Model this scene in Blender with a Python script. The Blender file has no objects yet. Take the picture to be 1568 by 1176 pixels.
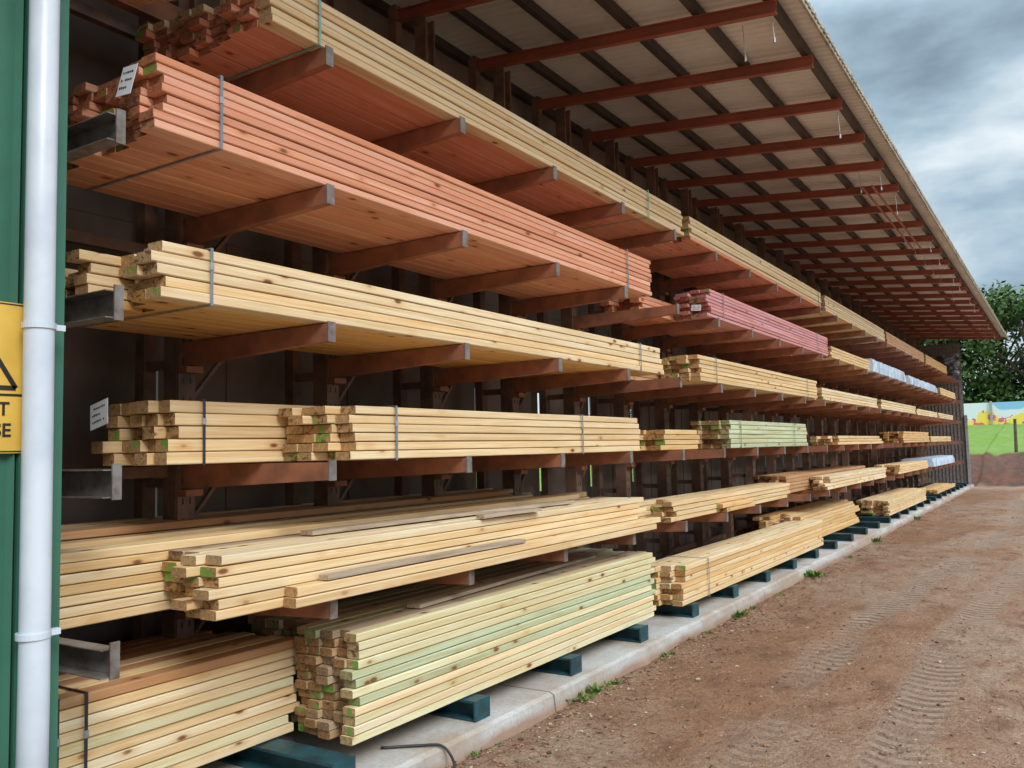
import bpy, math, random
from mathutils import Vector, Matrix, noise
random.seed(11)
S=bpy.context.scene
EYE=1.65
# ------------------------------------------------------------------ materials
def newmat(name):
    m=bpy.data.materials.new(name); m.use_nodes=True
    nt=m.node_tree; b=nt.nodes['Principled BSDF']
    return m,nt,b
def N(nt,t,**k):
    n=nt.nodes.new(t)
    for a,v in k.items(): setattr(n,a,v)
    return n
def L(nt,a,b): nt.links.new(a,b)
def math_n(nt,op,a,b=None,clamp=False):
    n=N(nt,'ShaderNodeMath',operation=op); n.use_clamp=clamp
    for i,v in enumerate((a,b)):
        if v is None: continue
        if isinstance(v,(int,float)): n.inputs[i].default_value=v
        else: L(nt,v,n.inputs[i])
    return n.outputs[0]
def mixc(nt,f,a,b,mode='MIX'):
    n=N(nt,'ShaderNodeMix',data_type='RGBA',blend_type=mode)
    if isinstance(f,(int,float)): n.inputs[0].default_value=f
    else: L(nt,f,n.inputs[0])
    for i,v in ((6,a),(7,b)):
        if isinstance(v,tuple): n.inputs[i].default_value=(v[0],v[1],v[2],1)
        else: L(nt,v,n.inputs[i])
    return n.outputs[2]
def mrange(nt,v,a,b,c=0,d=1):
    n=N(nt,'ShaderNodeMapRange'); L(nt,v,n.inputs[0])
    for i,x in enumerate((a,b,c,d)): n.inputs[i+1].default_value=x
    return n.outputs[0]
def noise_n(nt,vec,scale,detail=4,rough=.55,mapping=None,dist=0):
    if mapping:
        mp=N(nt,'ShaderNodeMapping'); mp.inputs['Scale'].default_value=mapping; L(nt,vec,mp.inputs[0]); vec=mp.outputs[0]
    n=N(nt,'ShaderNodeTexNoise'); n.inputs['Scale'].default_value=scale; n.inputs['Detail'].default_value=detail
    n.inputs['Roughness'].default_value=rough; n.inputs['Distortion'].default_value=dist
    L(nt,vec,n.inputs['Vector']); return n.outputs[0]
def bump(nt,b,h,dist=.01,st=.5):
    n=N(nt,'ShaderNodeBump'); n.inputs['Strength'].default_value=st; n.inputs['Distance'].default_value=dist
    L(nt,h,n.inputs['Height']); L(nt,n.outputs[0],b.inputs['Normal'])

def wood_mat(name,end=False):
    m,nt,b=newmat(name)
    at=N(nt,'ShaderNodeAttribute',attribute_name='Col')
    tc=N(nt,'ShaderNodeTexCoord')
    sc=N(nt,'ShaderNodeVectorMath',operation='SCALE'); sc.inputs[0].default_value=(3.7,9.1,5.3); L(nt,at.outputs['Alpha'],sc.inputs['Scale'])
    ad=N(nt,'ShaderNodeVectorMath',operation='ADD'); L(nt,tc.outputs['Object'],ad.inputs[0]); L(nt,sc.outputs[0],ad.inputs[1])
    v=ad.outputs[0]
    if not end:
        g=noise_n(nt,v,1,4,.6,(34,1.1,34),.6)
        g2=noise_n(nt,v,1,2,.5,(160,3,160))
        g3=noise_n(nt,v,1,2,.5,(5,.7,5))
        c=mixc(nt,mrange(nt,g,.38,.66),at.outputs['Color'],mixc(nt,1,at.outputs['Color'],(.88,.74,.58),'MULTIPLY'))
        c=mixc(nt,mrange(nt,g2,.35,.7,0,.35),c,mixc(nt,1,c,(.74,.62,.50),'MULTIPLY'))
        c=mixc(nt,mrange(nt,g3,.4,.75,0,.5),c,mixc(nt,1,c,(.82,.75,.66),'MULTIPLY'))
        mp=N(nt,'ShaderNodeMapping'); mp.inputs['Scale'].default_value=(10,5.5,13); L(nt,v,mp.inputs[0])
        vo=N(nt,'ShaderNodeTexVoronoi'); L(nt,mp.outputs[0],vo.inputs['Vector']); vo.inputs['Scale'].default_value=1
        sep=N(nt,'ShaderNodeSeparateColor'); L(nt,vo.outputs['Color'],sep.inputs[0])
        gate=mrange(nt,sep.outputs[0],.62,.65)
        k=math_n(nt,'MULTIPLY',mrange(nt,vo.outputs['Distance'],.11,.20,1,0),gate)
        halo=math_n(nt,'MULTIPLY',mrange(nt,vo.outputs['Distance'],.15,.42,.5,0),gate)
        c=mixc(nt,halo,c,mixc(nt,1,c,(.80,.58,.38),'MULTIPLY'))
        c=mixc(nt,k,c,(.20,.085,.035))
        L(nt,c,b.inputs['Base Color']); bump(nt,b,g2,.002,.35)
    else:
        g=noise_n(nt,v,1,3,.6,(60,1,60),1.5)
        g3=noise_n(nt,v,1,2,.5,(14,1,14)); g4=noise_n(nt,v,1,2,.5,(30,1,45))
        c=mixc(nt,mrange(nt,g,.35,.65),mixc(nt,1,at.outputs['Color'],(.68,.52,.40),'MULTIPLY'),mixc(nt,1,at.outputs['Color'],(.34,.24,.16),'MULTIPLY'))
        gm=math_n(nt,'MULTIPLY',mrange(nt,g3,.53,.56),mrange(nt,math_n(nt,'FRACT',math_n(nt,'MULTIPLY',at.outputs['Alpha'],7.31)),.70,.72))
        c=mixc(nt,math_n(nt,'MULTIPLY',gm,.75),c,(.10,.33,.04))
        gd=math_n(nt,'MULTIPLY',mrange(nt,g4,.56,.60),mrange(nt,math_n(nt,'FRACT',math_n(nt,'MULTIPLY',at.outputs['Alpha'],13.7)),.55,.57))
        c=mixc(nt,math_n(nt,'MULTIPLY',gd,.75),c,(.10,.045,.03))
        L(nt,c,b.inputs['Base Color']); bump(nt,b,g,.003,.5)
    b.inputs['Roughness'].default_value=.72; b.inputs['Specular IOR Level'].default_value=.25
    return m
WOOD=wood_mat('sawn_timber'); WEND=wood_mat('timber_end_grain',True)

def plain(name,col,rough=.6,metal=0,var=.25,scale=3,var_col=None,bmp=.0,mapping=None,detail=4):
    m,nt,b=newmat(name); tc=N(nt,'ShaderNodeTexCoord')
    n=noise_n(nt,tc.outputs['Object'],scale,detail,.6,mapping)
    vc=var_col or tuple(x*(1-var*2) for x in col)
    c=mixc(nt,mrange(nt,n,.40,.68),tuple(col),tuple(vc))
    L(nt,c,b.inputs['Base Color']); b.inputs['Roughness'].default_value=rough; b.inputs['Metallic'].default_value=metal
    if bmp: bump(nt,b,n,bmp,.5)
    return m
RUST=plain('red_oxide_steel',(.34,.13,.07),.6,0,.25,6,(.19,.08,.05),.002)
RAFT=plain('rafter_red_oxide_steel',(.36,.095,.055),.6,0,.25,3,(.25,.07,.045))
POST=plain('dark_rack_steel',(.21,.115,.08),.6,0,.25,5,(.085,.055,.042),.002)
PURL=plain('dark_purlin_steel',(.05,.035,.03),.6,0,.2,4)
GALV=plain('galvanised_steel',(.42,.42,.43),.45,.4,.2,8)
GALVD=plain('worn_grey_steel',(.25,.23,.22),.5,.3,.2,14,(.14,.10,.08))
TEAL=plain('teal_painted_steel',(.012,.075,.095),.5,0,.2,9,(.01,.025,.03),.002)
SHEET=plain('zinc_roof_sheet',(.74,.70,.66),.5,.0,.12,1.1,(.60,.55,.50),mapping=(1,.7,1))
BACK=plain('weathered_dark_board',(.19,.145,.12),.6,0,.3,1.5,(.085,.068,.058),mapping=(1,1,.5))
GREEN=plain('green_sheet_steel',(.045,.16,.11),.42,0,.08,3,(.04,.13,.09))
WHITE=plain('white_pvc',(.62,.68,.76),.35,0,.04,5,(.53,.59,.68))
YEL=plain('yellow_sign_paint',(.75,.48,.09),.45,0,.04,6,(.65,.41,.07))
BLK=plain('black_paint_and_hole_shade',(.02,.02,.02),.5,0,.1,6)
PAPER=plain('white_paper_label',(.78,.80,.84),.7,0,.04,20)
STRAPB=plain('black_strap',(.03,.03,.032),.4,0,.1,9)
STRAPG=plain('grey_strap',(.20,.23,.27),.4,0,.1,9)
STRAPT=plain('green_strap',(.22,.50,.40),.4,0,.1,9)
TARP=plain('grey_plastic_tarp',(.25,.28,.33),.35,0,.2,2)
WRAP=plain('pale_blue_plastic_wrap',(.62,.72,.86),.3,0,.1,3,(.45,.58,.78))
CREAM=plain('cream_gutter_paint',(.42,.38,.31),.6,0,.15,9,(.20,.16,.10))
BARK=plain('bark',(.11,.08,.055),.9,0,.25,6,bmp=.02)
GREYW=plain('weathered_grey_timber',(.46,.36,.26),.8,0,.2,3,(.28,.21,.15),mapping=(20,1,20))

def conc():
    m,nt,b=newmat('concrete'); tc=N(nt,'ShaderNodeTexCoord'); v=tc.outputs['Object']
    a=noise_n(nt,v,1.3,6,.65); f=noise_n(nt,v,40,4,.7)
    c=mixc(nt,mrange(nt,a,.35,.7),(.52,.51,.50),(.36,.33,.29))
    c=mixc(nt,mrange(nt,f,.45,.75,0,.5),c,(.26,.23,.20))
    sep=N(nt,'ShaderNodeSeparateXYZ'); L(nt,v,sep.inputs[0])
    h=math_n(nt,'ADD',sep.outputs[2],math_n(nt,'MULTIPLY',math_n(nt,'SUBTRACT',a,.5),.12))
    low=mrange(nt,h,.02,.07,.9,0)
    c=mixc(nt,low,c,(.30,.175,.11))
    dust=math_n(nt,'MULTIPLY',mrange(nt,sep.outputs[0],-3.25,-2.84),mrange(nt,a,.45,.6,0,.7))
    c=mixc(nt,dust,c,(.36,.25,.18))
    fr=math_n(nt,'FRACT',math_n(nt,'DIVIDE',math_n(nt,'ADD',sep.outputs[1],20),4.52))
    j=mrange(nt,math_n(nt,'ABSOLUTE',math_n(nt,'SUBTRACT',fr,.5)),.0012,.0022,.8,0)
    c=mixc(nt,j,c,(.08,.06,.05))
    L(nt,c,b.inputs['Base Color']); b.inputs['Roughness'].default_value=.85; bump(nt,b,f,.008,.6)
    return m
CONC=conc()
def dirt():
    m,nt,b=newmat('dirt_and_grass'); tc=N(nt,'ShaderNodeTexCoord'); v=tc.outputs['Object']
    a=noise_n(nt,v,.35,5,.6,(1.6,.7,1),.5); mid=noise_n(nt,v,2.6,6,.72,(1.2,.8,1),.3); f=noise_n(nt,v,22,5,.75); ff=noise_n(nt,v,90,3,.7)
    c=mixc(nt,mrange(nt,a,.40,.60),(.40,.205,.112),(.50,.36,.26))
    c=mixc(nt,mrange(nt,mid,.42,.62,0,.75),c,(.30,.145,.078))
    c=mixc(nt,mrange(nt,mid,.55,.67,0,.7),c,(.18,.088,.050))
    c=mixc(nt,mrange(nt,f,.44,.66,0,.65),c,(.20,.10,.056))
    c=mixc(nt,mrange(nt,f,.38,.28,0,.45),c,(.54,.41,.30))
    c=mixc(nt,mrange(nt,ff,.45,.66,0,.6),c,(.14,.083,.052))
    c=mixc(nt,mrange(nt,ff,.38,.28,0,.4),c,(.56,.45,.35))
    sep=N(nt,'ShaderNodeSeparateXYZ'); L(nt,v,sep.inputs[0])
    wx=math_n(nt,'ADD',sep.outputs[0],math_n(nt,'MULTIPLY',math_n(nt,'SINE',math_n(nt,'MULTIPLY',sep.outputs[1],.23)),.35))
    # chevron tyre tread
    chev=math_n(nt,'MULTIPLY',math_n(nt,'ABSOLUTE',math_n(nt,'SINE',math_n(nt,'MULTIPLY',wx,9))),.09)
    tread=mrange(nt,math_n(nt,'SINE',math_n(nt,'MULTIPLY',math_n(nt,'ADD',sep.outputs[1],chev),48)),-.1,.5)
    hsum=None
    for cx,o in ((-1.35,0),(-.55,1),(.35,0),(1.15,1),(1.7,0)):
        t=mrange(nt,math_n(nt,'ABSOLUTE',math_n(nt,'SUBTRACT',wx,cx)),.13,.20,.65,0)
        t=math_n(nt,'MULTIPLY',t,mrange(nt,a,.40,.54) if not o else mrange(nt,a,.60,.46))
        c=mixc(nt,math_n(nt,'MULTIPLY',t,.8),c,(.46,.34,.26))
        td=math_n(nt,'MULTIPLY',math_n(nt,'MULTIPLY',t,tread),mrange(nt,mid,.62,.46))
        c=mixc(nt,math_n(nt,'MULTIPLY',td,1.1),c,(.20,.11,.066))
        hsum=td if hsum is None else math_n(nt,'ADD',hsum,td)
    yy=math_n(nt,'ADD',sep.outputs[1],math_n(nt,'MULTIPLY',math_n(nt,'SUBTRACT',a,.5),2))
    bank=mrange(nt,yy,34.6,35.6)
    c=mixc(nt,bank,c,mixc(nt,mrange(nt,mid,.4,.6),(.15,.055,.032),(.08,.045,.028)))
    grs=mrange(nt,yy,39.0,39.8)
    gx=mrange(nt,sep.outputs[0],-6.0,-7.5)
    mx=N(nt,'ShaderNodeMath',operation='MAXIMUM'); L(nt,grs,mx.inputs[0]); L(nt,gx,mx.inputs[1])
    c=mixc(nt,mx.outputs[0],c,mixc(nt,mrange(nt,mid,.35,.65),(.12,.24,.03),(.20,.28,.055)))
    L(nt,c,b.inputs['Base Color'])
    r=mrange(nt,a,.38,.65,.95,.65); L(nt,r,b.inputs['Roughness']); b.inputs['Specular IOR Level'].default_value=.3
    h=math_n(nt,'ADD',math_n(nt,'MULTIPLY',mid,1.6),math_n(nt,'ADD',math_n(nt,'MULTIPLY',f,.6),math_n(nt,'MULTIPLY',ff,.18)))
    h=math_n(nt,'SUBTRACT',h,math_n(nt,'MULTIPLY',hsum,.6))
    bump(nt,b,h,.07,1.0)
    return m
DIRT=dirt()
def leafmat():
    m,nt,b=newmat('foliage'); at=N(nt,'ShaderNodeAttribute',attribute_name='Col')
    L(nt,at.outputs['Color'],b.inputs['Base Color']); b.inputs['Roughness'].default_value=.6
    b.inputs['Specular IOR Level'].default_value=.2
    return m
LEAF=leafmat()
STONE=leafmat(); STONE.name='stone'
def mural():
    m,nt,b=newmat('mural_paint'); tc=N(nt,'ShaderNodeTexCoord'); v=tc.outputs['Object']
    sep=N(nt,'ShaderNodeSeparateXYZ'); L(nt,v,sep.inputs[0])
    n=noise_n(nt,v,.55,3,.6); n3=noise_n(nt,v,2.2,2,.5)
    hz=math_n(nt,'ADD',sep.outputs[2],math_n(nt,'MULTIPLY',math_n(nt,'SUBTRACT',n,.5),3.0))
    c=mixc(nt,mrange(nt,hz,2.90,2.97,1,0),(.62,.68,.72),(.78,.60,.08))
    c=mixc(nt,math_n(nt,'MULTIPLY',mrange(nt,n3,.53,.55),mrange(nt,hz,3.2,3.25,1,0)),c,(.62,.12,.16))
    mp=N(nt,'ShaderNodeMapping'); mp.inputs['Location'].default_value=(7,3,1); L(nt,v,mp.inputs[0])
    n2=noise_n(nt,mp.outputs[0],.30,2,.5); c=mixc(nt,mrange(nt,n2,.50,.52),c,(.22,.46,.68))
    L(nt,c,b.inputs['Base Color']); b.inputs['Roughness'].default_value=.7
    return m
MURAL=mural()

# ------------------------------------------------------------------ mesh builder
class MB:
    def __init__(s): s.V=[];s.F=[];s.M=[];s.C=[]
    def face(s,idx,m=0,c=(1,1,1,0)): s.F.append(idx); s.M.append(m); s.C.append(c)
    def box(s,x0,x1,y0,y1,z0,z1,m=0,c=(1,1,1,0)):
        n=len(s.V)
        s.V+=[(x0,y0,z0),(x1,y0,z0),(x1,y1,z0),(x0,y1,z0),(x0,y0,z1),(x1,y0,z1),(x1,y1,z1),(x0,y1,z1)]
        for f in ((3,2,1,0),(4,5,6,7),(0,1,5,4),(1,2,6,5),(2,3,7,6),(3,0,4,7)): s.face([n+i for i in f],m,c)
    def beam(s,p,q,w,h,m=0,c=(1,1,1,0),up=(0,0,1)):
        p=Vector(p);q=Vector(q);d=(q-p).normalized();u=Vector(up)
        r=d.cross(u).normalized();u=r.cross(d)
        n=len(s.V)
        for e in (p,q):
            for a,b in ((-1,-1),(1,-1),(1,1),(-1,1)): s.V.append(tuple(e+r*(a*w/2)+u*(b*h/2)))
        for f in ((0,3,2,1),(4,5,6,7),(0,1,5,4),(1,2,6,5),(2,3,7,6),(3,0,4,7)): s.face([n+i for i in f],m,c)
    def tube(s,pts,rad,m=0,seg=8,c=(1,1,1,0)):
        n=len(s.V); P=[Vector(p) for p in pts]
        for i,p in enumerate(P):
            d=(P[min(i+1,len(P)-1)]-P[max(i-1,0)]).normalized()
            a=d.cross(Vector((.31,.2,1)) if abs(d.z)<.9 else Vector((1,0,0))).normalized(); b2=d.cross(a)
            r=rad[i] if isinstance(rad,(list,tuple)) else rad
            for k in range(seg):
                t=2*math.pi*k/seg; s.V.append(tuple(p+a*(r*math.cos(t))+b2*(r*math.sin(t))))
        for i in range(len(P)-1):
            for k in range(seg):
                s.face([n+i*seg+k,n+i*seg+(k+1)%seg,n+(i+1)*seg+(k+1)%seg,n+(i+1)*seg+k],m,c)
        s.face([n+k for k in range(seg)][::-1],m,c); s.face([n+(len(P)-1)*seg+k for k in range(seg)],m,c)
    def board(s,x,z,w,h,y0,y1,c,seg=3,wob=.003,skew=0,dz=0):
        ch=.004; pr=[(-w/2+ch,-h/2),(w/2-ch,-h/2),(w/2,-h/2+ch),(w/2,h/2-ch),(w/2-ch,h/2),(-w/2+ch,h/2),(-w/2,h/2-ch),(-w/2,-h/2+ch)]
        n=len(s.V)
        for i in range(seg+1):
            t=i/seg; y=y0+(y1-y0)*t
            ox=random.uniform(-wob,wob)+skew*t; oz=random.uniform(-wob,wob)*.25+dz*math.sin(t*3.1)
            for a,b in pr: s.V.append((x+ox+a,y,z+oz+b))
        for i in range(seg):
            for k in range(8): s.face([n+i*8+k,n+i*8+(k+1)%8,n+(i+1)*8+(k+1)%8,n+(i+1)*8+k],0,c)
        s.face([n+k for k in range(8)],1,c); s.face([n+seg*8+k for k in range(8)][::-1],1,c)
    def obj(s,name,mats,parent=None,smooth=False):
        me=bpy.data.meshes.new(name); me.from_pydata(s.V,[],s.F)
        for m in mats: me.materials.append(m)
        me.polygons.foreach_set('material_index',s.M)
        ca=me.color_attributes.new('Col','FLOAT_COLOR','CORNER'); arr=[]
        for f,c in zip(s.F,s.C):
            arr+= list(c)*len(f)
        ca.data.foreach_set('color',arr)
        if smooth: me.polygons.foreach_set('use_smooth',[True]*len(s.F))
        me.update()
        o=bpy.data.objects.new(name,me); S.collection.objects.link(o)
        if parent: o.parent=parent
        return o
def empty(name,loc=(0,0,0)):
    o=bpy.data.objects.new(name,None); o.location=loc; S.collection.objects.link(o); return o

# ------------------------------------------------------------------ colours
PINE=(.82,.65,.40); PALE=(.85,.73,.51); GOLD=(.78,.55,.28); PINK=(.76,.385,.27); MAUVE=(.70,.37,.42); GRN=(.60,.68,.46); GRN2=(.76,.73,.49); ORN=(.57,.34,.19); GRYP=(.50,.41,.31); WEA=(.54,.39,.24)
def vary(c,a=.10):
    f=1+random.uniform(-a,a*.7); w=random.uniform(-a*.35,a*.35)
    return (min(c[0]*f*(1+w),.92),min(c[1]*f,.9),min(c[2]*f*(1-w*1.5),.9),random.random())
def pack(name,D,Y0,Y1,z0,cols,rows,bw,bh,col,js=.06,je=.05,cols_fn=None,straps=(),strap_m=None,label=None,skew=0,a=.10,seg=3,ragged=0,parent=None,topj=0):
    mb=MB()
    for c in range(cols):
        cj=random.uniform(0,js*1.6)
        for r in range(rows):
            if ragged and r==rows-1 and random.random()<ragged: continue
            cc=cols_fn(c,r) if cols_fn else col
            x=-(D+(c+.5)*bw)+random.uniform(-.002,.002)
            if c==0: x+=random.uniform(-.006,.004)
            y0=Y0+cj+random.uniform(-js,js)*.6; y1=Y1+random.uniform(-je,je)
            sk=skew+(random.uniform(-topj,topj) if r==rows-1 else 0)
            near=D<3.6 and Y0<14
            mb.board(x,z0+(r+.5)*bh,bw-.0035,bh-.0045,y0,y1,vary(cc,a),4 if near else 1,.004,sk)
    o=mb.obj(name,[WOOD,WEND],parent)
    if straps:
        sb=MB(); x1=-D+.011; x0=-(D+cols*bw)-.010; zt=z0+rows*bh+.003; zb=z0-.003; w=.014
        for y in straps:
            sb.box(x1,x1+.002,y,y+w,zb-.002,zt+.002); sb.box(x0-.002,x0,y,y+w,zb-.002,zt+.002)
            sb.box(x0,x1,y,y+w,zt,zt+.002); sb.box(x0,x1,y,y+w,zb-.002,zb)
            sb.box(x1+.002,x1+.005,y-.003,y+w+.003,zb+(zt-zb)*.62,zb+(zt-zb)*.62+.03,1)
        sb.obj('strap',[strap_m or STRAPG,GALV],o)
    if label:
        lx,lz,w,h,tilt,yy=label
        lb=MB(); lb.box(-w/2,w/2,-.001,.001,-h/2,h/2)
        for i in range(3):
            zz=h*.28-i*h*.26; x=-w*.38
            while x<w*.3:
                ww=random.uniform(.004,.014); 
                if random.random()<.8: lb.box(x,x+ww,-.002,-.0012,zz-h*.04,zz+h*.05*random.uniform(.2,1),1)
                x+=ww+.005
        lo=lb.obj('paper_label',[PAPER,BLK],o); lo.location=(lx,yy,lz); lo.rotation_euler=(random.uniform(-.2,.1),tilt,random.uniform(-.1,.2))
    return o
LV=[.24,.97,1.62,2.29,2.97,3.67]

# ---- near bay packs
pack('pine_timber_pack',3.0,2.66,7.85,LV[5],10,6,.098,.040,PALE,.07,cols_fn=lambda c,r: (.70,.34,.24) if c>0 and r<5 else (PALE if random.random()<.7 else PINE),straps=(3.0,7.0),strap_m=STRAPT,label=(-3.42,3.86,.16,.10,.1,2.50))
pack('pink_treated_timber_pack',2.99,2.10,7.0,LV[4],10,8,.098,.0395,PINK,.065,.02,straps=(2.40,6.50),a=.09,label=(-3.10,LV[4]+.20,.11,.13,.12,2.04),cols_fn=lambda c,r: PINK if random.random()<.7 else (.80,.46,.34))
pack('pine_timber_pack',3.0,2.08,7.2,LV[3],10,5,.098,.047,PINE,.11,.05,straps=(2.36,6.72),a=.09,cols_fn=lambda c,r: (.80,.52,.22) if r==0 and c>0 else random.choice([PINE,PALE]))
pack('pine_timber_pack',3.60,1.2,2.0,LV[3],4,3,.098,.047,GOLD,.1)
pack('pine_timber_pack',3.43,2.42,6.9,LV[2],5,5,.095,.060,PINE,.08,straps=(2.66,),strap_m=STRAPB,label=(-3.74,LV[2]+.24,.15,.12,-.2,2.34))
pack('pine_timber_pack',2.99,3.10,6.65,LV[2],4,6,.105,.046,PINE,.10,.03,straps=(3.53,5.62))
# level 2 (loose pine)
pack('pine_timber_pack',3.46,.6,6.6,LV[1],5,7,.10,.044,GOLD,.06,.25,cols_fn=lambda c,r:(ORN if random.random()<.3 else PINE) if r==6 else random.choice([PINE,GOLD,PALE]),ragged=.1,topj=.02)
pack('pine_timber_pack',3.98,.5,6.4,LV[1],5,8,.10,.044,ORN,.06,.3,cols_fn=lambda c,r:random.choice([PINE,ORN,GRYP]),ragged=.2)
pack('pine_timber_pack',3.02,2.38,6.75,LV[1],4,6,.105,.045,PINE,.07,.12,cols_fn=lambda c,r:(GRYP if c==3 else PALE) if r==5 else random.choice([PINE,PINE,GOLD]),topj=.012)
pack('pine_timber_pack',2.930,2.66,6.8,LV[1],1,2,.084,.048,PINE,.08,.1)
# ground level
def gcol(c,r):
    if r==11: return random.choice([GRN,GRYP,GRN2])
    if c>0: return random.choice([WEA,GRYP,WEA])
    return random.choice([GRN,GRN2,(.54,.62,.43)]) if 4<=r<=9 else random.choice([GRN2,PALE,GRN,GRN2])
pack('green_treated_timber_pack',3.0,3.20,6.85,LV[0],5,12,.084,.0442,GRN,.05,.06,cols_fn=gcol,a=.08)
pack('green_treated_timber_pack',3.44,3.3,6.9,LV[0],5,10,.10,.053,GRN,.05,.1,cols_fn=lambda c,r:random.choice([GRN,PALE,GRYP]))
pack('pine_timber_pack',3.44,.5,3.25,LV[0],4,10,.10,.0465,GOLD,.05,.05,cols_fn=lambda c,r: ORN if r==9 and random.random()<.6 else random.choice([PINE,GRN2,PINE,PALE]),straps=(1.98,2.10),strap_m=STRAPB)
pack('pine_timber_pack',3.86,.5,3.2,LV[0],4,8,.10,.057,ORN,.05,.1)
def offcut(x,y0,y1,z,dx=0,m=GREYW,w=.06,h=.022):
    mb=MB(); n=6
    P=[Vector((x+dx*i/n,y0+(y1-y0)*i/n,z+.004*math.sin(i/n*3.1))) for i in range(n+1)]
    for i in range(n): mb.beam(P[i],P[i+1],w,h)
    return mb.obj('timber_offcut',[m])
offcut(-2.965,2.98,4.72,LV[1]+.110,.008)
offcut(-3.02,4.35,5.0,LV[1]+.286,.02)
offcut(-3.3,3.2,5.8,LV[1]+.286,.10,GREYW,.09,.022)
offcut(-3.18,3.9,6.3,LV[0]+.545,-.12,GREYW,.09,.02)

# ---- second group
pack('pink_treated_timber_pack',3.0,7.98,13.4,LV[5],9,6,.10,.040,PALE,.06,.02,cols_fn=lambda c,r: PINK if (c>0 or r==0) else PALE,straps=(13.2,),strap_m=STRAPB)
pack('pine_timber_pack',3.0,13.6,18.8,LV[5],9,6,.10,.040,PALE,.06)
pack('pink_treated_timber_pack',3.0,19.0,24.5,LV[5],9,6,.10,.040,(.74,.50,.36),.06)
pack('pine_timber_pack',3.0,24.8,29.5,LV[5],9,6,.10,.040,GOLD,.06)
pack('pink_treated_timber_pack',3.0,8.35,13.7,LV[4],4,8,.10,.036,MAUVE,.12,.03,straps=(8.9,13.0),label=(-3.05,LV[4]+.06,.1,.06,.1,8.25))
pack('pink_treated_timber_pack',3.42,7.7,13.2,LV[4],5,4,.10,.045,PINK,.1)
pack('pine_timber_pack',3.0,13.9,17.0,LV[4],8,4,.10,.045,PINE,.1)
pack('pine_timber_pack',3.0,8.05,12.9,LV[3],4,6,.10,.043,PINE,.10,.04,straps=(8.6,12.3))
pack('pine_timber_pack',3.45,7.3,12.6,LV[3],5,6,.10,.043,ORN,.12)
pack('pine_timber_pack',3.0,13.1,17.6,LV[3],8,4,.10,.045,PALE,.1)
pack('pine_timber_pack',3.0,18.0,22.5,LV[3],8,4,.10,.045,PALE,.1)
pack('pine_timber_pack',3.1,7.3,8.3,LV[2],4,4,.10,.048,GOLD,.12)
pack('green_treated_timber_pack',3.0,8.85,12.2,LV[2],4,6,.10,.050,GRN,.12,.03,cols_fn=lambda c,r: random.choice([GRN,(.54,.66,.48)]) if c==0 else WEA,straps=(9.3,11.5))
pack('pine_timber_pack',3.0,13.9,17.8,LV[2],4,3,.10,.048,PINE,.3,.2)
pack('pine_timber_pack',3.0,20.2,24.5,LV[2],5,5,.10,.05,GOLD,.2,.1)
pack('pine_timber_pack',3.05,7.4,11.4,LV[1],5,4,.10,.046,PINE,.25,.15,ragged=.4)
pack('pine_timber_pack',2.98,8.5,9.6,LV[1],3,2,.10,.046,GOLD,.2,.15)
pack('pine_timber_pack',3.3,12.0,17.8,LV[1],5,5,.10,.048,ORN,.2,.1)
pack('pine_timber_pack',2.98,13.1,18.0,LV[1],3,4,.10,.048,PALE,.3,.1)
pack('pine_timber_pack',3.0,19.6,24.0,LV[1],5,4,.10,.048,PINE,.3,.1)
pack('pine_timber_pack',2.95,7.25,12.6,LV[0],4,7,.10,.05,PINE,.10,.05,cols_fn=lambda c,r: random.choice([PINE,GOLD,PALE]),straps=(8.0,))
pack('pine_timber_pack',3.2,12.0,16.2,LV[0],6,8,.10,.05,GOLD,.4,.3,cols_fn=lambda c,r: random.choice([PINE,GOLD]))
pack('pine_timber_pack',2.95,17.8,23.0,LV[0],6,6,.10,.048,PINE,.2,.1)
pack('pine_timber_pack',3.0,25.5,30.0,LV[0],6,2,.10,.048,GOLD,.3,.2)
for i,(y0,y1) in enumerate(((23,27),(27.3,31))):
    pack('pine_timber_pack',3.05,y0,y1,LV[3],6,random.choice([3,4]),.10,.05,random.choice([PALE,PINE]),.2)
pack('pine_timber_pack',3.05,25,30,LV[2],6,3,.10,.05,PINE,.2)
pack('pine_timber_pack',3.0,27.5,31.5,LV[4],6,4,.10,.05,PINE,.2)
def wrapped(y0,y1,z,n,h):
    mb=MB()
    segs=int((y1-y0)/.12)
    prof=[(0,0),(0,h*.5),(-.03,h),(-.4,h+.01),(-.75,h-.01),(-.78,h*.5),(-.78,0)]
    nn=len(prof); 
    for i in range(segs+1):
        y=y0+(y1-y0)*i/segs
        for a,b in prof: mb.V.append((-2.99+a+random.uniform(-.012,.012),y,z+max(0,b+random.uniform(-.008,.008))))
    for i in range(segs):
        for k in range(nn): mb.face([i*nn+k,i*nn+(k+1)%nn,(i+1)*nn+(k+1)%nn,(i+1)*nn+k])
    mb.face(list(range(nn))); mb.face([segs*nn+k for k in range(nn)][::-1])
    o=mb.obj('plastic_wrapped_timber_pack',[WRAP])
    sb=MB()
    for y in (y0+.5,y1-.5): sb.box(-2.972,-2.968,y,y+.02,z,z+h)
    sb.obj('strap',[STRAPB],o)
wrapped(17.3,21.2,LV[4],1,.24); wrapped(21.8,26.8,LV[4],1,.20); wrapped(25,30,LV[1],1,.22)

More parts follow.
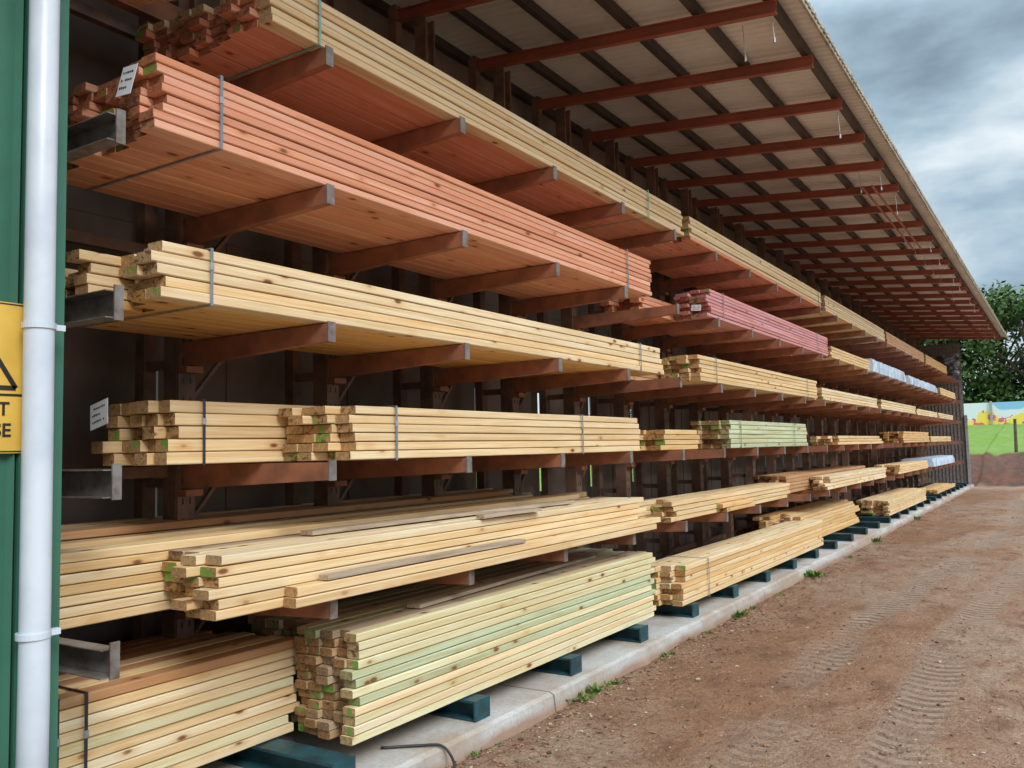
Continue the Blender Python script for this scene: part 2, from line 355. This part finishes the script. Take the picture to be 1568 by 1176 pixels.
# ------------------------------------------------------------------ rack
rack=empty('cantilever_storage_rack',(0,0,0))
BAY=1.13; YK=[1.93+BAY*k for k in range(-1,28)]
mb=MB(); ar=MB(); tip=MB(); be=MB(); br=MB()
for i,y in enumerate(YK):
    mb.box(-4.19,-4.08,y-.06,y-.045,.12,5.10); mb.box(-4.19,-4.08,y+.045,y+.06,.12,5.10); mb.box(-4.14,-4.13,y-.045,y+.045,.12,5.10)
    mb.box(-4.076,-4.07,y-.055,y+.055,.12,3.9)
    mb.box(-4.48,-4.40,y-.04,y+.04,.12,5.30)
    z=.5
    while z<5.1:
        mb.box(-4.40,-4.19,y-.02,y+.02,z,z+.05); z+=.33
    z=.3
    while z<3.8:
        tip.box(-4.0695,-4.068,y-.028,y-.018,z,z+.035,1); tip.box(-4.0695,-4.068,y+.018,y+.028,z,z+.035,1); z+=.11  # thin black boxes on the uprights stand in for shade inside slot holes
    for l,z in enumerate(LV[1:]):
        zt=z-.005; w=.024
        n=len(ar.V); 
        x0,x1=-4.07,-2.985
        if i==1:
            ar.box(x0,x1,y+w-.005,y+w,zt-.10,zt-.0045,1); ar.box(x0,x1,y-w-.02,y+w,zt-.004,zt,1); ar.box(x0,x1,y-w-.02,y+w,zt-.105,zt-.1005,1)
            tip.box(-2.984,-2.976,y-w+.012,y+w+.002,zt-.112,zt+.022,0)
        else:
            ar.V+=[(x0,y-w,zt-.13),(x1,y-w,zt-.085),(x1,y+w,zt-.085),(x0,y+w,zt-.13),(x0,y-w,zt),(x1,y-w,zt),(x1,y+w,zt),(x0,y+w,zt)]
            for f in ((3,2,1,0),(4,5,6,7),(0,1,5,4),(1,2,6,5),(2,3,7,6),(3,0,4,7)): ar.face([n+k for k in f],0)
            tip.box(-2.984,-2.976,y-w-.001,y+w+.001,zt-.088,zt+.010,0)
        ar.box(-4.07,-4.0,y-.055,y+.055,zt-.17,zt-.135,0)
    be.box(-4.2,-2.93,y-.07,y+.07,.124,.135); be.box(-4.2,-2.93,y-.006,y+.006,.135,.222); be.box(-4.2,-2.93,y-.07,y+.07,.222,.236); be.box(-2.93,-2.918,y-.075,y+.075,.124,.238)
    if i<len(YK)-1:
        for z in (.35,1.55,2.75,3.95): br.box(-4.20,-4.15,y+.06,y+BAY-.06,z,z+.06)
        for z in LV[1:5]:
            br.beam((-4.1,y+.06,z-.30),(-4.1,y+.30,z-.02),.03,.02)
br.box(-4.065,-4.0,.8,32.6,4.02,4.14,1)
mb.obj('uprights',[POST],rack); ar.obj('arms',[RUST,GALVD],rack); tip.obj('arm_end_plates_and_hole_shade',[GALVD,BLK],rack)
be.obj('floor_bearers',[TEAL],rack); br.obj('braces',[POST,RUST],rack)

# ------------------------------------------------------------------ shed
shed=empty('open_storage_shed')
def zr(D): return EYE+3.41+(D-1.553)*.0974
mb=MB(); per=.10; Y=-4.0; k=0; prof=[]
while Y<33.6:
    prof+= [(Y,0),(Y+per*.2,.018),(Y+per*.5,.018),(Y+per*.7,0)]; Y+=per
for (y,h) in prof:
    for D in (1.50,4.75): mb.V.append((-D,y,zr(D)+h+.02))
for i in range(len(prof)-1): mb.face([2*i,2*i+1,2*i+3,2*i+2])
mb.obj('roof_sheets',[SHEET],shed)
mb=MB()
for y in [1.93+BAY*k for k in range(-5,28)]:
    for dz,h,w in ((-.080,.010,.055),(-.125,.078,.010),(-.170,.010,.055)):
        mb.beam((-1.66,y,zr(1.66)+dz),(-4.5,y,zr(4.5)+dz),w,h)
mb.obj('rafters',[RAFT],shed)
mb=MB()
for D in (1.72,2.28,2.86,3.44,4.02,4.55):
    mb.box(-D-.028,-D+.028,-4,33.5,zr(D)-.072,zr(D)+.010)
mb.obj('purlins',[PURL],shed)
mb=MB()
y=-4.0
while y<33.5:
    l=random.uniform(.8,1.2)
    mb.box(-1.53,-1.508,y,y+l-.004,zr(1.5)-.03+random.uniform(-.006,.006),zr(1.5)+.010); y+=l
y=-4.0
while y<33.5:
    mb.box(-1.506,-1.494,y,y+.05,zr(1.5)+.0,zr(1.5)+.036+random.uniform(-.004,.006)); y+=.10
mb.obj('edge_flashing',[CREAM],shed)
mb=MB()
for y in [1.93+BAY*k for k in range(2,26,1)]:
    for D in (1.72,1.95):
        if random.random()<.6:
            l=random.uniform(.08,.26); z=zr(D)-.17
            mb.tube([(-D,y+.1,z),(-D+.01,y+.1,z-l)],.003,0,5); mb.tube([(-D+.01,y+.1,z-l),(-D+.01,y+.1,z-l-.035)],.011,0,6)
mb.obj('hanging_wires',[GALV],shed)
mb=MB()
mb.beam((-1.9,11.6,zr(1.9)-.20),(-1.9,16.0,zr(1.9)-.20),.022,.022); mb.beam((-2.02,11.6,zr(2.0)-.20),(-2.02,16.0,zr(2.0)-.20),.022,.022)
mb.obj('roof_bracing',[RAFT],shed)
# back wall panels, open slots at the joints
mb=MB()
for i in range(-6,29):
    y0=1.93+BAY*i+.13; 
    mb.box(-4.62,-4.60,y0+.065,y0+BAY,.13,3.05)
    zs=[.13,1.25+random.uniform(-.03,.03),1.50,1.84+random.uniform(-.04,.04),2.24,2.66,2.98,3.05]
    if i>8 and random.random()<.5: zs=[.13,3.05]
    for k in range(0,len(zs),2): mb.box(-4.62,-4.60,y0+.001,y0+.064,zs[k],zs[k+1])
    mb.box(-4.598,-4.59,y0+BAY*.5,y0+BAY*.5+.012,.13,3.05)
mb.box(-4.622,-4.598,-4.8,33.4,3.052,5.36)
for z in (.6,1.58,2.45): mb.box(-4.66,-4.625,-4.8,33.4,z,z+.07,0)
mb.obj('back_wall',[BACK],shed)
# far end
mb=MB()
for k in range(15):
    mb.box(-4.6+k*.11,-4.6+k*.11+.06,33.42,33.45,.13,5.0)
mb.box(-4.6,-2.95,33.45,33.46,.13,5.0)
mb.box(-2.94,-2.86,33.36,33.46,.0,2.5,1)
mb.obj('end_wall',[GALVD,GALV],shed)
# near green building wall
mb=MB(); y=-6.0; pr=[]
while y<1.56:
    pr+=[(y,0),(y+.12,0),(y+.135,.022),(y+.165,.022),(y+.18,0)]; y+=.19
pr=[p for p in pr if p[0]<1.56]+[(1.56,0)]
for (yy,h) in pr:
    for z in (.05,5.2): mb.V.append((-2.965+h,yy,z))
for i in range(len(pr)-1): mb.face([2*i,2*i+2,2*i+3,2*i+1])
mb.obj('wall_sheet',[GREEN],shed)
mb=MB()
mb.box(-2.962,-2.945,1.56,1.695,.50,5.2); mb.box(-3.06,-2.945,1.695,1.708,.50,5.2); mb.box(-2.985,-2.962,1.56,1.675,.03,.50)
for z in [.62+.42*i for i in range(11)]:
    mb.tube([(-2.946,1.665,z),(-2.938,1.665,z)],.006,1,8)
    mb.tube([(-2.943,1.40,z),(-2.935,1.40,z)],.006,1,8)
mb.box(-3.06,-3.0,-6,1.66,.05,5.2,0)
mb.obj('corner_flashing',[GREEN,GREEN],shed)
# downpipe
dp=empty('white_downpipe',(-2.865,1.575,0))
mb=MB(); mb.tube([(0,0,0.0),(.002,.004,.93),(0,0,2.4),(.003,-.002,5.1)],.047,0,28); mb.tube([(0,0,.55),(0,0,.64)],.051,0,28)
mb.obj('pipe',[WHITE],dp,True)
mb=MB()
for z in (1.09,2.10,3.4,4.4):
    mb.tube([(0,0,z-.010),(0,0,z+.010)],.0525,0,28)
    mb.box(-.012,.012,.045,.085,z-.010,z+.010); mb.box(-.09,-.012,.05,.056,z-.01,z+.01)
mb.obj('brackets',[WHITE],dp)
# sign
sg=empty('forklift_warning_sign',(-2.938,1.375,1.93))
mb=MB()
W,H=.40,.50
mb.box(0,.003,-W/2,W/2,-H/2,H/2,0)
mb.box(.0032,.0045,-W/2+.008,W/2-.008,-.062,-.054,1)
for a in (-1,1):
    mb.box(.0032,.0045,a*(W/2-.006)-.002,a*(W/2-.006)+.002,-H/2+.006,H/2-.006,1); mb.box(.0032,.0045,-W/2+.01,W/2-.01,a*(H/2-.006)-.002,a*(H/2-.006)+.002,1)
T=[(-.165,-.035),(.165,-.035),(0,.225)]
def strip(p,q,w):
    p=Vector((.004,p[0],p[1]));q=Vector((.004,q[0],q[1])); mb.beam(p,q,.0012,w,1,up=(0,-(q-p).z,(q-p).y))
for i in range(3): strip(T[i],T[(i+1)%3],.016)
for b in ((-.01,.07,.0,.045),(.055,.075,.04,.07),(.0,.06,.105,.113),(-.003,.005,.04,.11),(.05,.057,.06,.11),(-.035,-.027,-.015,.12),(-.095,-.035,-.012,-.004),(.015,.045,.045,.058)):
    mb.box(.0046,.006,b[0],b[1],b[2],b[3],1)
for cy,r in ((.003,.02),(.062,.017)):
    mb.tube([(.0046,cy,-.002),(.0066,cy,-.002)],r,1,16)
mb.obj('sign_plate',[YEL,BLK],sg)
def text(body,size,y,z,parent,mat):
    cu=bpy.data.curves.new('lettering','FONT'); cu.body=body; cu.size=size; cu.align_x='CENTER'; cu.extrude=.0006; cu.offset=.0012
    o=bpy.data.objects.new('lettering',cu); S.collection.objects.link(o); cu.materials.append(mat)
    o.parent=parent; o.location=(.0045,y,z); o.rotation_euler=(math.pi/2,0,math.pi/2); return o
text('FORK-LIFT',.062,.0,-.125,sg,BLK); text('IN USE',.062,.06,-.195,sg,BLK)
mb=MB()
for i in range(7): mb.beam((-3.3-.03*i,1.75,3.62+.006*i),(-3.15-.04*i,2.3,3.64+.008*i),.02,.012)
mb.obj('timber_offcut',[plain('orange_stick_timber',(.45,.22,.08))])
# tarp
mb=MB(); nx,nz=24,24
for i in range(nx+1):
    for j in range(nz+1):
        a=i/nx; b=j/nz
        x=-4.0+1.1*a; z=4.5-1.0*b*(.8+.3*noise.noise(Vector((a*3,0,1)))); yy=33.0-.9*math.sin(a*1.8)+.25*noise.noise(Vector((a*5,b*5,3)))+.1*noise.noise(Vector((a*13,b*13,3)))
        mb.V.append((x+.15*noise.noise(Vector((a*4,b*4,9))),yy,z))
for i in range(nx):
    for j in range(nz): mb.face([i*(nz+1)+j,(i+1)*(nz+1)+j,(i+1)*(nz+1)+j+1,i*(nz+1)+j+1])
mb.obj('plastic_tarp',[TARP])

# ------------------------------------------------------------------ slab
mb=MB()
y=-6.0; rows=[]
while y<=33.9:
    w=.026*noise.noise(Vector((y*1.3,0,0)))+.016*noise.noise(Vector((y*6,3,0)))
    rows.append((y,w)); y+=.06
for (y,w) in rows:
    for (x,z) in ((-4.9,.12),(-2.865+w,.12),(-2.835+w,.106+w*.3),(-2.815+w*1.6,-.05)): mb.V.append((x,y,z))
for i in range(len(rows)-1):
    for k in range(3): mb.face([4*i+k,4*i+k+1,4*i+5+k,4*i+4+k])
mb.face([0,3,2,1]); nn=4*(len(rows)-1); mb.face([nn,nn+1,nn+2,nn+3])
mb.obj('concrete_slab',[CONC])

# ------------------------------------------------------------------ ground
def gh(x,y):
    z=0
    if y>36:
        t=min((y-36)/3.2,1); z+=1.05*(t*t*(3-2*t))
    if y>39.2: z+=1.45*min((y-39.2)/16,1)
    n=noise.noise(Vector((x*.6,y*.45,0)))*.025+noise.noise(Vector((x*2.3,y*1.7,4)))*.018
    wx=x+.35*math.sin(.23*y)
    if y<36:
        for cx in (-1.35,.35,1.7): n-=.020*math.exp(-((wx-cx)/.16)**2)
    f=1 if x>-2.6 else max(0,(x+2.82)/.22)
    if -5.2<x<-2.6: n*=max(f,0)
    if -2.83<x<-2.5: n+=.034*(1-(x+2.83)/.33)*(.7+1.2*noise.noise(Vector((y*1.2,7,0))))
    if y>36: n*=6
    return z+n-.004
def axis(a,b,fine0,fine1,fs,grow=1.25):
    v=[fine0]
    while v[-1]<fine1: v.append(v[-1]+fs)
    s=fs
    while v[-1]<b: s*=grow; v.append(min(v[-1]+s,b))
    lo=[fine0]; s=fs
    while lo[-1]>a: s*=grow; lo.append(max(lo[-1]-s,a))
    return lo[::-1][:-1]+v
xs=axis(-450,450,-3.2,3.5,.07); ys=axis(-300,700,1.5,12,.08,1.05)
mb=MB()
for x in xs:
    for y in ys: mb.V.append((x,y,gh(x,y)))
ny=len(ys)
for i in range(len(xs)-1):
    for j in range(ny-1): mb.face([i*ny+j,(i+1)*ny+j,(i+1)*ny+j+1,i*ny+j+1])
mb.obj('ground',[DIRT],None,True)
mb=MB()
def stone(x,y,z,r,c):
    n=len(mb.V); 
    P=[(1,0,0),(-1,0,0),(0,1,0),(0,-1,0),(0,0,1),(0,0,-1),(.6,.6,.5),(-.6,.6,.5),(-.6,-.6,.5),(.6,-.6,.5)]
    sx,sy,sz=r*random.uniform(.7,1.3),r*random.uniform(.7,1.3),r*random.uniform(.4,.8); t=random.random()*6.28
    for a,b,d in P:
        a*=random.uniform(.8,1.2)*sx; b*=random.uniform(.8,1.2)*sy
        mb.V.append((x+a*math.cos(t)-b*math.sin(t),y+a*math.sin(t)+b*math.cos(t),z+d*sz))
    for f in ((4,6,7),(4,7,8),(4,8,9),(4,9,6),(0,2,6),(2,7,6),(2,1,7),(1,8,7),(1,3,8),(3,9,8),(3,0,9),(0,6,9),(5,2,0),(5,1,2),(5,3,1),(5,0,3)): mb.face([n+k for k in f],0,c)
for i in range(9000):
    y=random.uniform(1.5,24) if random.random()<.4 else random.uniform(2,9)
    x=random.uniform(-2.78,3.5) if random.random()<.75 else -2.80+abs(random.gauss(0,.16))
    r=random.choice([.004,.005,.006,.008,.011]) if random.random()<.96 else random.uniform(.013,.020)
    g=random.random(); c=(.42,.31,.23,0) if g<.2 else ((.10,.06,.04,0) if g<.45 else (.30,.16,.098,0))
    stone(x,y,gh(x,y)+r*.15,r,c)
mb.obj('gravel',[STONE])
mb=MB()
for i in range(900):
    y=random.uniform(2.5,16); x=random.uniform(-2.75,2.5) if random.random()<.6 else -2.75+abs(random.gauss(0,.3)); a=random.random()*6.28; l=random.uniform(.012,.045)
    z=gh(x,y)+.006; c=random.choice([(.10,.055,.03,0),(.36,.23,.12,0),(.14,.065,.035,0)])
    mb.beam((x,y,z),(x+l*math.cos(a),y+l*math.sin(a),z+random.uniform(0,.006)),random.uniform(.003,.009),.003,0,c)
mb.obj('wood_chips',[STONE])
def weed(x,y,r,n,name='weed_clump'):
    mb=MB()
    for i in range(n):
        a=random.random()*6.28; l=r*random.uniform(.3,1); e=random.uniform(.2,1.3)
        d=Vector((math.cos(a)*math.cos(e),math.sin(a)*math.cos(e),math.sin(e)*.8)); s=Vector((-math.sin(a),math.cos(a),0))*l*.16
        p=Vector((x+random.gauss(0,r*.3),y+random.gauss(0,r*.6),gh(x,y))); k=len(mb.V)
        for q in (p,p+d*l*.5+s,p+d*l,p+d*l*.5-s): mb.V.append(tuple(q))
        f=random.uniform(.6,1.5); mb.face([k,k+1,k+2,k+3],0,(.09*f,.17*f,.03*f,0))
    mb.obj(name,[LEAF])
for yy,r,n in ((3.9,.05,30),(4.1,.03,18),(5.3,.08,60),(5.55,.06,40),(5.1,.10,25),(6.5,.06,35),(6.6,.03,25),(7.0,.04,20),(8.3,.09,70),(8.7,.05,30),(9.6,.05,25),(11.1,.13,90),(13.2,.07,30),(15.5,.12,50),(7.4,.05,30),(20,.12,40)):
    weed(-2.775+random.uniform(0,.04),yy,r,n)
ctrl=[Vector(p) for p in ((-3.25,3.40,.135),(-3.10,3.52,.130),(-2.95,3.64,.130),(-2.84,3.70,.128),(-2.76,3.69,.07),(-2.71,3.62,.035),(-2.66,3.48,.022),(-2.60,3.25,.022),(-2.52,3.0,.02))]
P=[]
for i in range(1,len(ctrl)-2):
    for k in range(8):
        t=k/8; p0,p1,p2,p3=ctrl[i-1:i+3]
        P.append(.5*((2*p1)+(p2-p0)*t+(2*p0-5*p1+4*p2-p3)*t*t+(3*p1-p0-3*p2+p3)*t**3))
mb=MB(); mb.tube(P,.0075,0,8); mb.obj('black_cable',[STRAPB],None,True)

# ------------------------------------------------------------------ background
mb=MB()
for i in range(14): 
    x0=-30+i*4.4; mb.box(x0,x0+4.38,56.5,56.65,2.3,3.75,0); mb.box(x0-.06,x0+.06,56.4,56.75,2.3,3.82,1)
mb.obj('mural_wall',[MURAL,GALV])
mb=MB(); mb.tube([(-1.75,39.5,.8),(-1.72,39.5,2.4)],[.065,.055],0,10); mb.box(-1.78,-1.66,39.44,39.56,2.4,2.43); mb.obj('wooden_fence_post',[BARK])
def tree_mesh(seed,H,R):
    random.seed(seed); mb=MB()
    mb.tube([(0,0,-.3),(.1,.05,H*.2),(.0,.1,H*.45),(.15,0,H*.7)],[.34,.26,.18,.08],1,10)
    cl=[]
    for i in range(50):
        a=random.random()*6.28; zz=random.uniform(.14,1.0); rr=R*math.sqrt(max(.05,1-((zz-.5)/.56)**2))*random.uniform(.35,1.0)
        c=Vector((rr*math.cos(a),rr*math.sin(a),H*zz)); cl.append((c,random.uniform(.7,1.4)))
        if i<14:
            s=Vector((.05,.05,H*random.uniform(.2,.55))); mid=(s+c)/2+Vector((0,0,.3)); mb.tube([s,mid,c],[.10,.06,.02],1,5)
    for c,r in cl:
        tone=random.uniform(.55,1.35)
        for k in range(130):
            d=Vector((random.gauss(0,1),random.gauss(0,1),random.gauss(0,.8))).normalized()*r*random.uniform(.55,1.08)
            p=c+d; s=random.uniform(.12,.24); n=len(mb.V)
            u=Vector((random.gauss(0,1),random.gauss(0,1),random.gauss(0,1))).normalized(); w=u.cross(d.normalized()+Vector((.01,0,.3))).normalized()
            for q in (p-u*s,p+w*s*.5,p+u*s,p-w*s*.5): mb.V.append(tuple(q))
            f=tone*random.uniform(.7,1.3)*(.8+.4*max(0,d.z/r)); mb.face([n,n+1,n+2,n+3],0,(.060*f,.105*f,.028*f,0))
    return mb
protos=[]
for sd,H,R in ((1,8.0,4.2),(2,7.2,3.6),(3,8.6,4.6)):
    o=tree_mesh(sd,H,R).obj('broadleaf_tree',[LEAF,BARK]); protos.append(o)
random.seed(5)
pos=[(-1.5,61),(-6.5,62),(4.5,63),(-11.5,61.5),(9,61),(-3.5,66),(1.5,68),(-9,69),(-16,64),(-21,62),(14,63),(20,62),(-27,63),(27,64),(33,61),(8,70),(-15,71)]
for i,(x,y) in enumerate(pos):
    if i<3: o=protos[i]
    else: o=bpy.data.objects.new('broadleaf_tree',protos[i%3].data); S.collection.objects.link(o)
    o.location=(x,y,2.4); o.rotation_euler=(0,0,random.random()*6.28); s=random.uniform(.88,1.08); o.scale=(s,s,s)
mb=MB()
for i in range(60):
    cx=-30+i*1.05+random.uniform(-.4,.4); cy=58.4+random.uniform(-.5,.5); r=random.uniform(.9,1.6)
    tone=random.uniform(.7,1.4)
    for k in range(110):
        d=Vector((random.gauss(0,1),random.gauss(0,1),random.gauss(0,1))).normalized()*r*random.uniform(.6,1.05); p=Vector((cx,cy,3.2))+Vector((d.x,d.y,d.z*1.4))
        s=random.uniform(.10,.2); n=len(mb.V); u=Vector((random.gauss(0,1),random.gauss(0,1),random.gauss(0,1))).normalized(); w=u.cross(Vector((.2,.3,1))).normalized()
        for q in (p-u*s,p+w*s*.5,p+u*s,p-w*s*.5): mb.V.append(tuple(q))
        f=tone*random.uniform(.7,1.3); mb.face([n,n+1,n+2,n+3],0,(.05*f,.095*f,.025*f,0))
mb.obj('hedge',[LEAF])

# ------------------------------------------------------------------ world + sun
sun_el=math.radians(38); sun_dir=Vector((.88,-.47,0)).normalized()
w=bpy.data.worlds.new('World'); S.world=w; w.use_nodes=True; nt=w.node_tree
bg=nt.nodes['Background']; out=nt.nodes['World Output']
sky=N(nt,'ShaderNodeTexSky',sky_type='NISHITA'); sky.sun_disc=False; sky.sun_elevation=sun_el; sky.sun_rotation=math.atan2(sun_dir.x,sun_dir.y)
L(nt,sky.outputs[0],bg.inputs[0]); bg.inputs[1].default_value=.12
tc=N(nt,'ShaderNodeTexCoord'); sep=N(nt,'ShaderNodeSeparateXYZ'); L(nt,tc.outputs['Generated'],sep.inputs[0])
den=math_n(nt,'ADD',math_n(nt,'MAXIMUM',sep.outputs[2],0),.35)
cv=N(nt,'ShaderNodeCombineXYZ'); L(nt,math_n(nt,'DIVIDE',sep.outputs[0],den),cv.inputs[0]); L(nt,math_n(nt,'DIVIDE',sep.outputs[1],den),cv.inputs[1]); L(nt,math_n(nt,'MULTIPLY',sep.outputs[2],2.2),cv.inputs[2])
mp0=N(nt,'ShaderNodeMapping'); mp0.inputs['Location'].default_value=(.55,.1,.3); L(nt,cv.outputs[0],mp0.inputs[0])
n1=noise_n(nt,mp0.outputs[0],2.3,6,.52,None,.12)
mp=N(nt,'ShaderNodeMapping'); mp.inputs['Location'].default_value=(4.2,1.3,0); L(nt,cv.outputs[0],mp.inputs[0])
n2=noise_n(nt,mp.outputs[0],.9,4,.5)
cr=N(nt,'ShaderNodeValToRGB'); L(nt,n1,cr.inputs[0]); e=cr.color_ramp.elements
e[0].position=.33; e[0].color=(.20,.27,.34,1); e[1].position=.61; e[1].color=(.76,.84,.89,1)
x=e.new(.45); x.color=(.36,.49,.59,1)
bc=N(nt,'ShaderNodeBackground'); L(nt,cr.outputs[0],bc.inputs[0])
up=math_n(nt,'MAXIMUM',math_n(nt,'SUBTRACT',sep.outputs[2],.42),0)
st=math_n(nt,'ADD',math_n(nt,'MULTIPLY',up,8.0),1.12); L(nt,st,bc.inputs[1])
mx=N(nt,'ShaderNodeMixShader'); L(nt,mrange(nt,n2,.32,.52,.75,1),mx.inputs[0]); L(nt,bg.outputs[0],mx.inputs[1]); L(nt,bc.outputs[0],mx.inputs[2]); L(nt,mx.outputs[0],out.inputs[0])
ld=bpy.data.lights.new('sun','SUN'); ld.energy=2.4; ld.angle=math.radians(24); ld.color=(1,.97,.92)
lo=bpy.data.objects.new('sun',ld); S.collection.objects.link(lo)
dv=Vector((sun_dir.x*math.cos(sun_el),sun_dir.y*math.cos(sun_el),math.sin(sun_el))); lo.rotation_euler=dv.to_track_quat('Z','Y').to_euler()

# ------------------------------------------------------------------ camera
th=math.atan(.6366); ph=math.atan(102/1330); r=.0235
R=Vector((math.cos(th),math.sin(th),0)); Fw=Vector((-math.sin(th)*math.cos(ph),math.cos(th)*math.cos(ph),math.sin(ph))); U=R.cross(Fw)
R2=R*math.cos(r)-U*math.sin(r); U2=U*math.cos(r)+R*math.sin(r)
cd=bpy.data.cameras.new('camera'); cd.sensor_width=36; cd.lens=36*1330/1568; cd.clip_start=.05; cd.clip_end=2000
co=bpy.data.objects.new('camera',cd); S.collection.objects.link(co)
M=Matrix((R2,U2,-Fw)).transposed().to_4x4(); M.translation=Vector((0,0,EYE)); co.matrix_world=M
S.camera=co
S.view_settings.view_transform='Standard'; S.view_settings.look='None'; S.view_settings.exposure=0
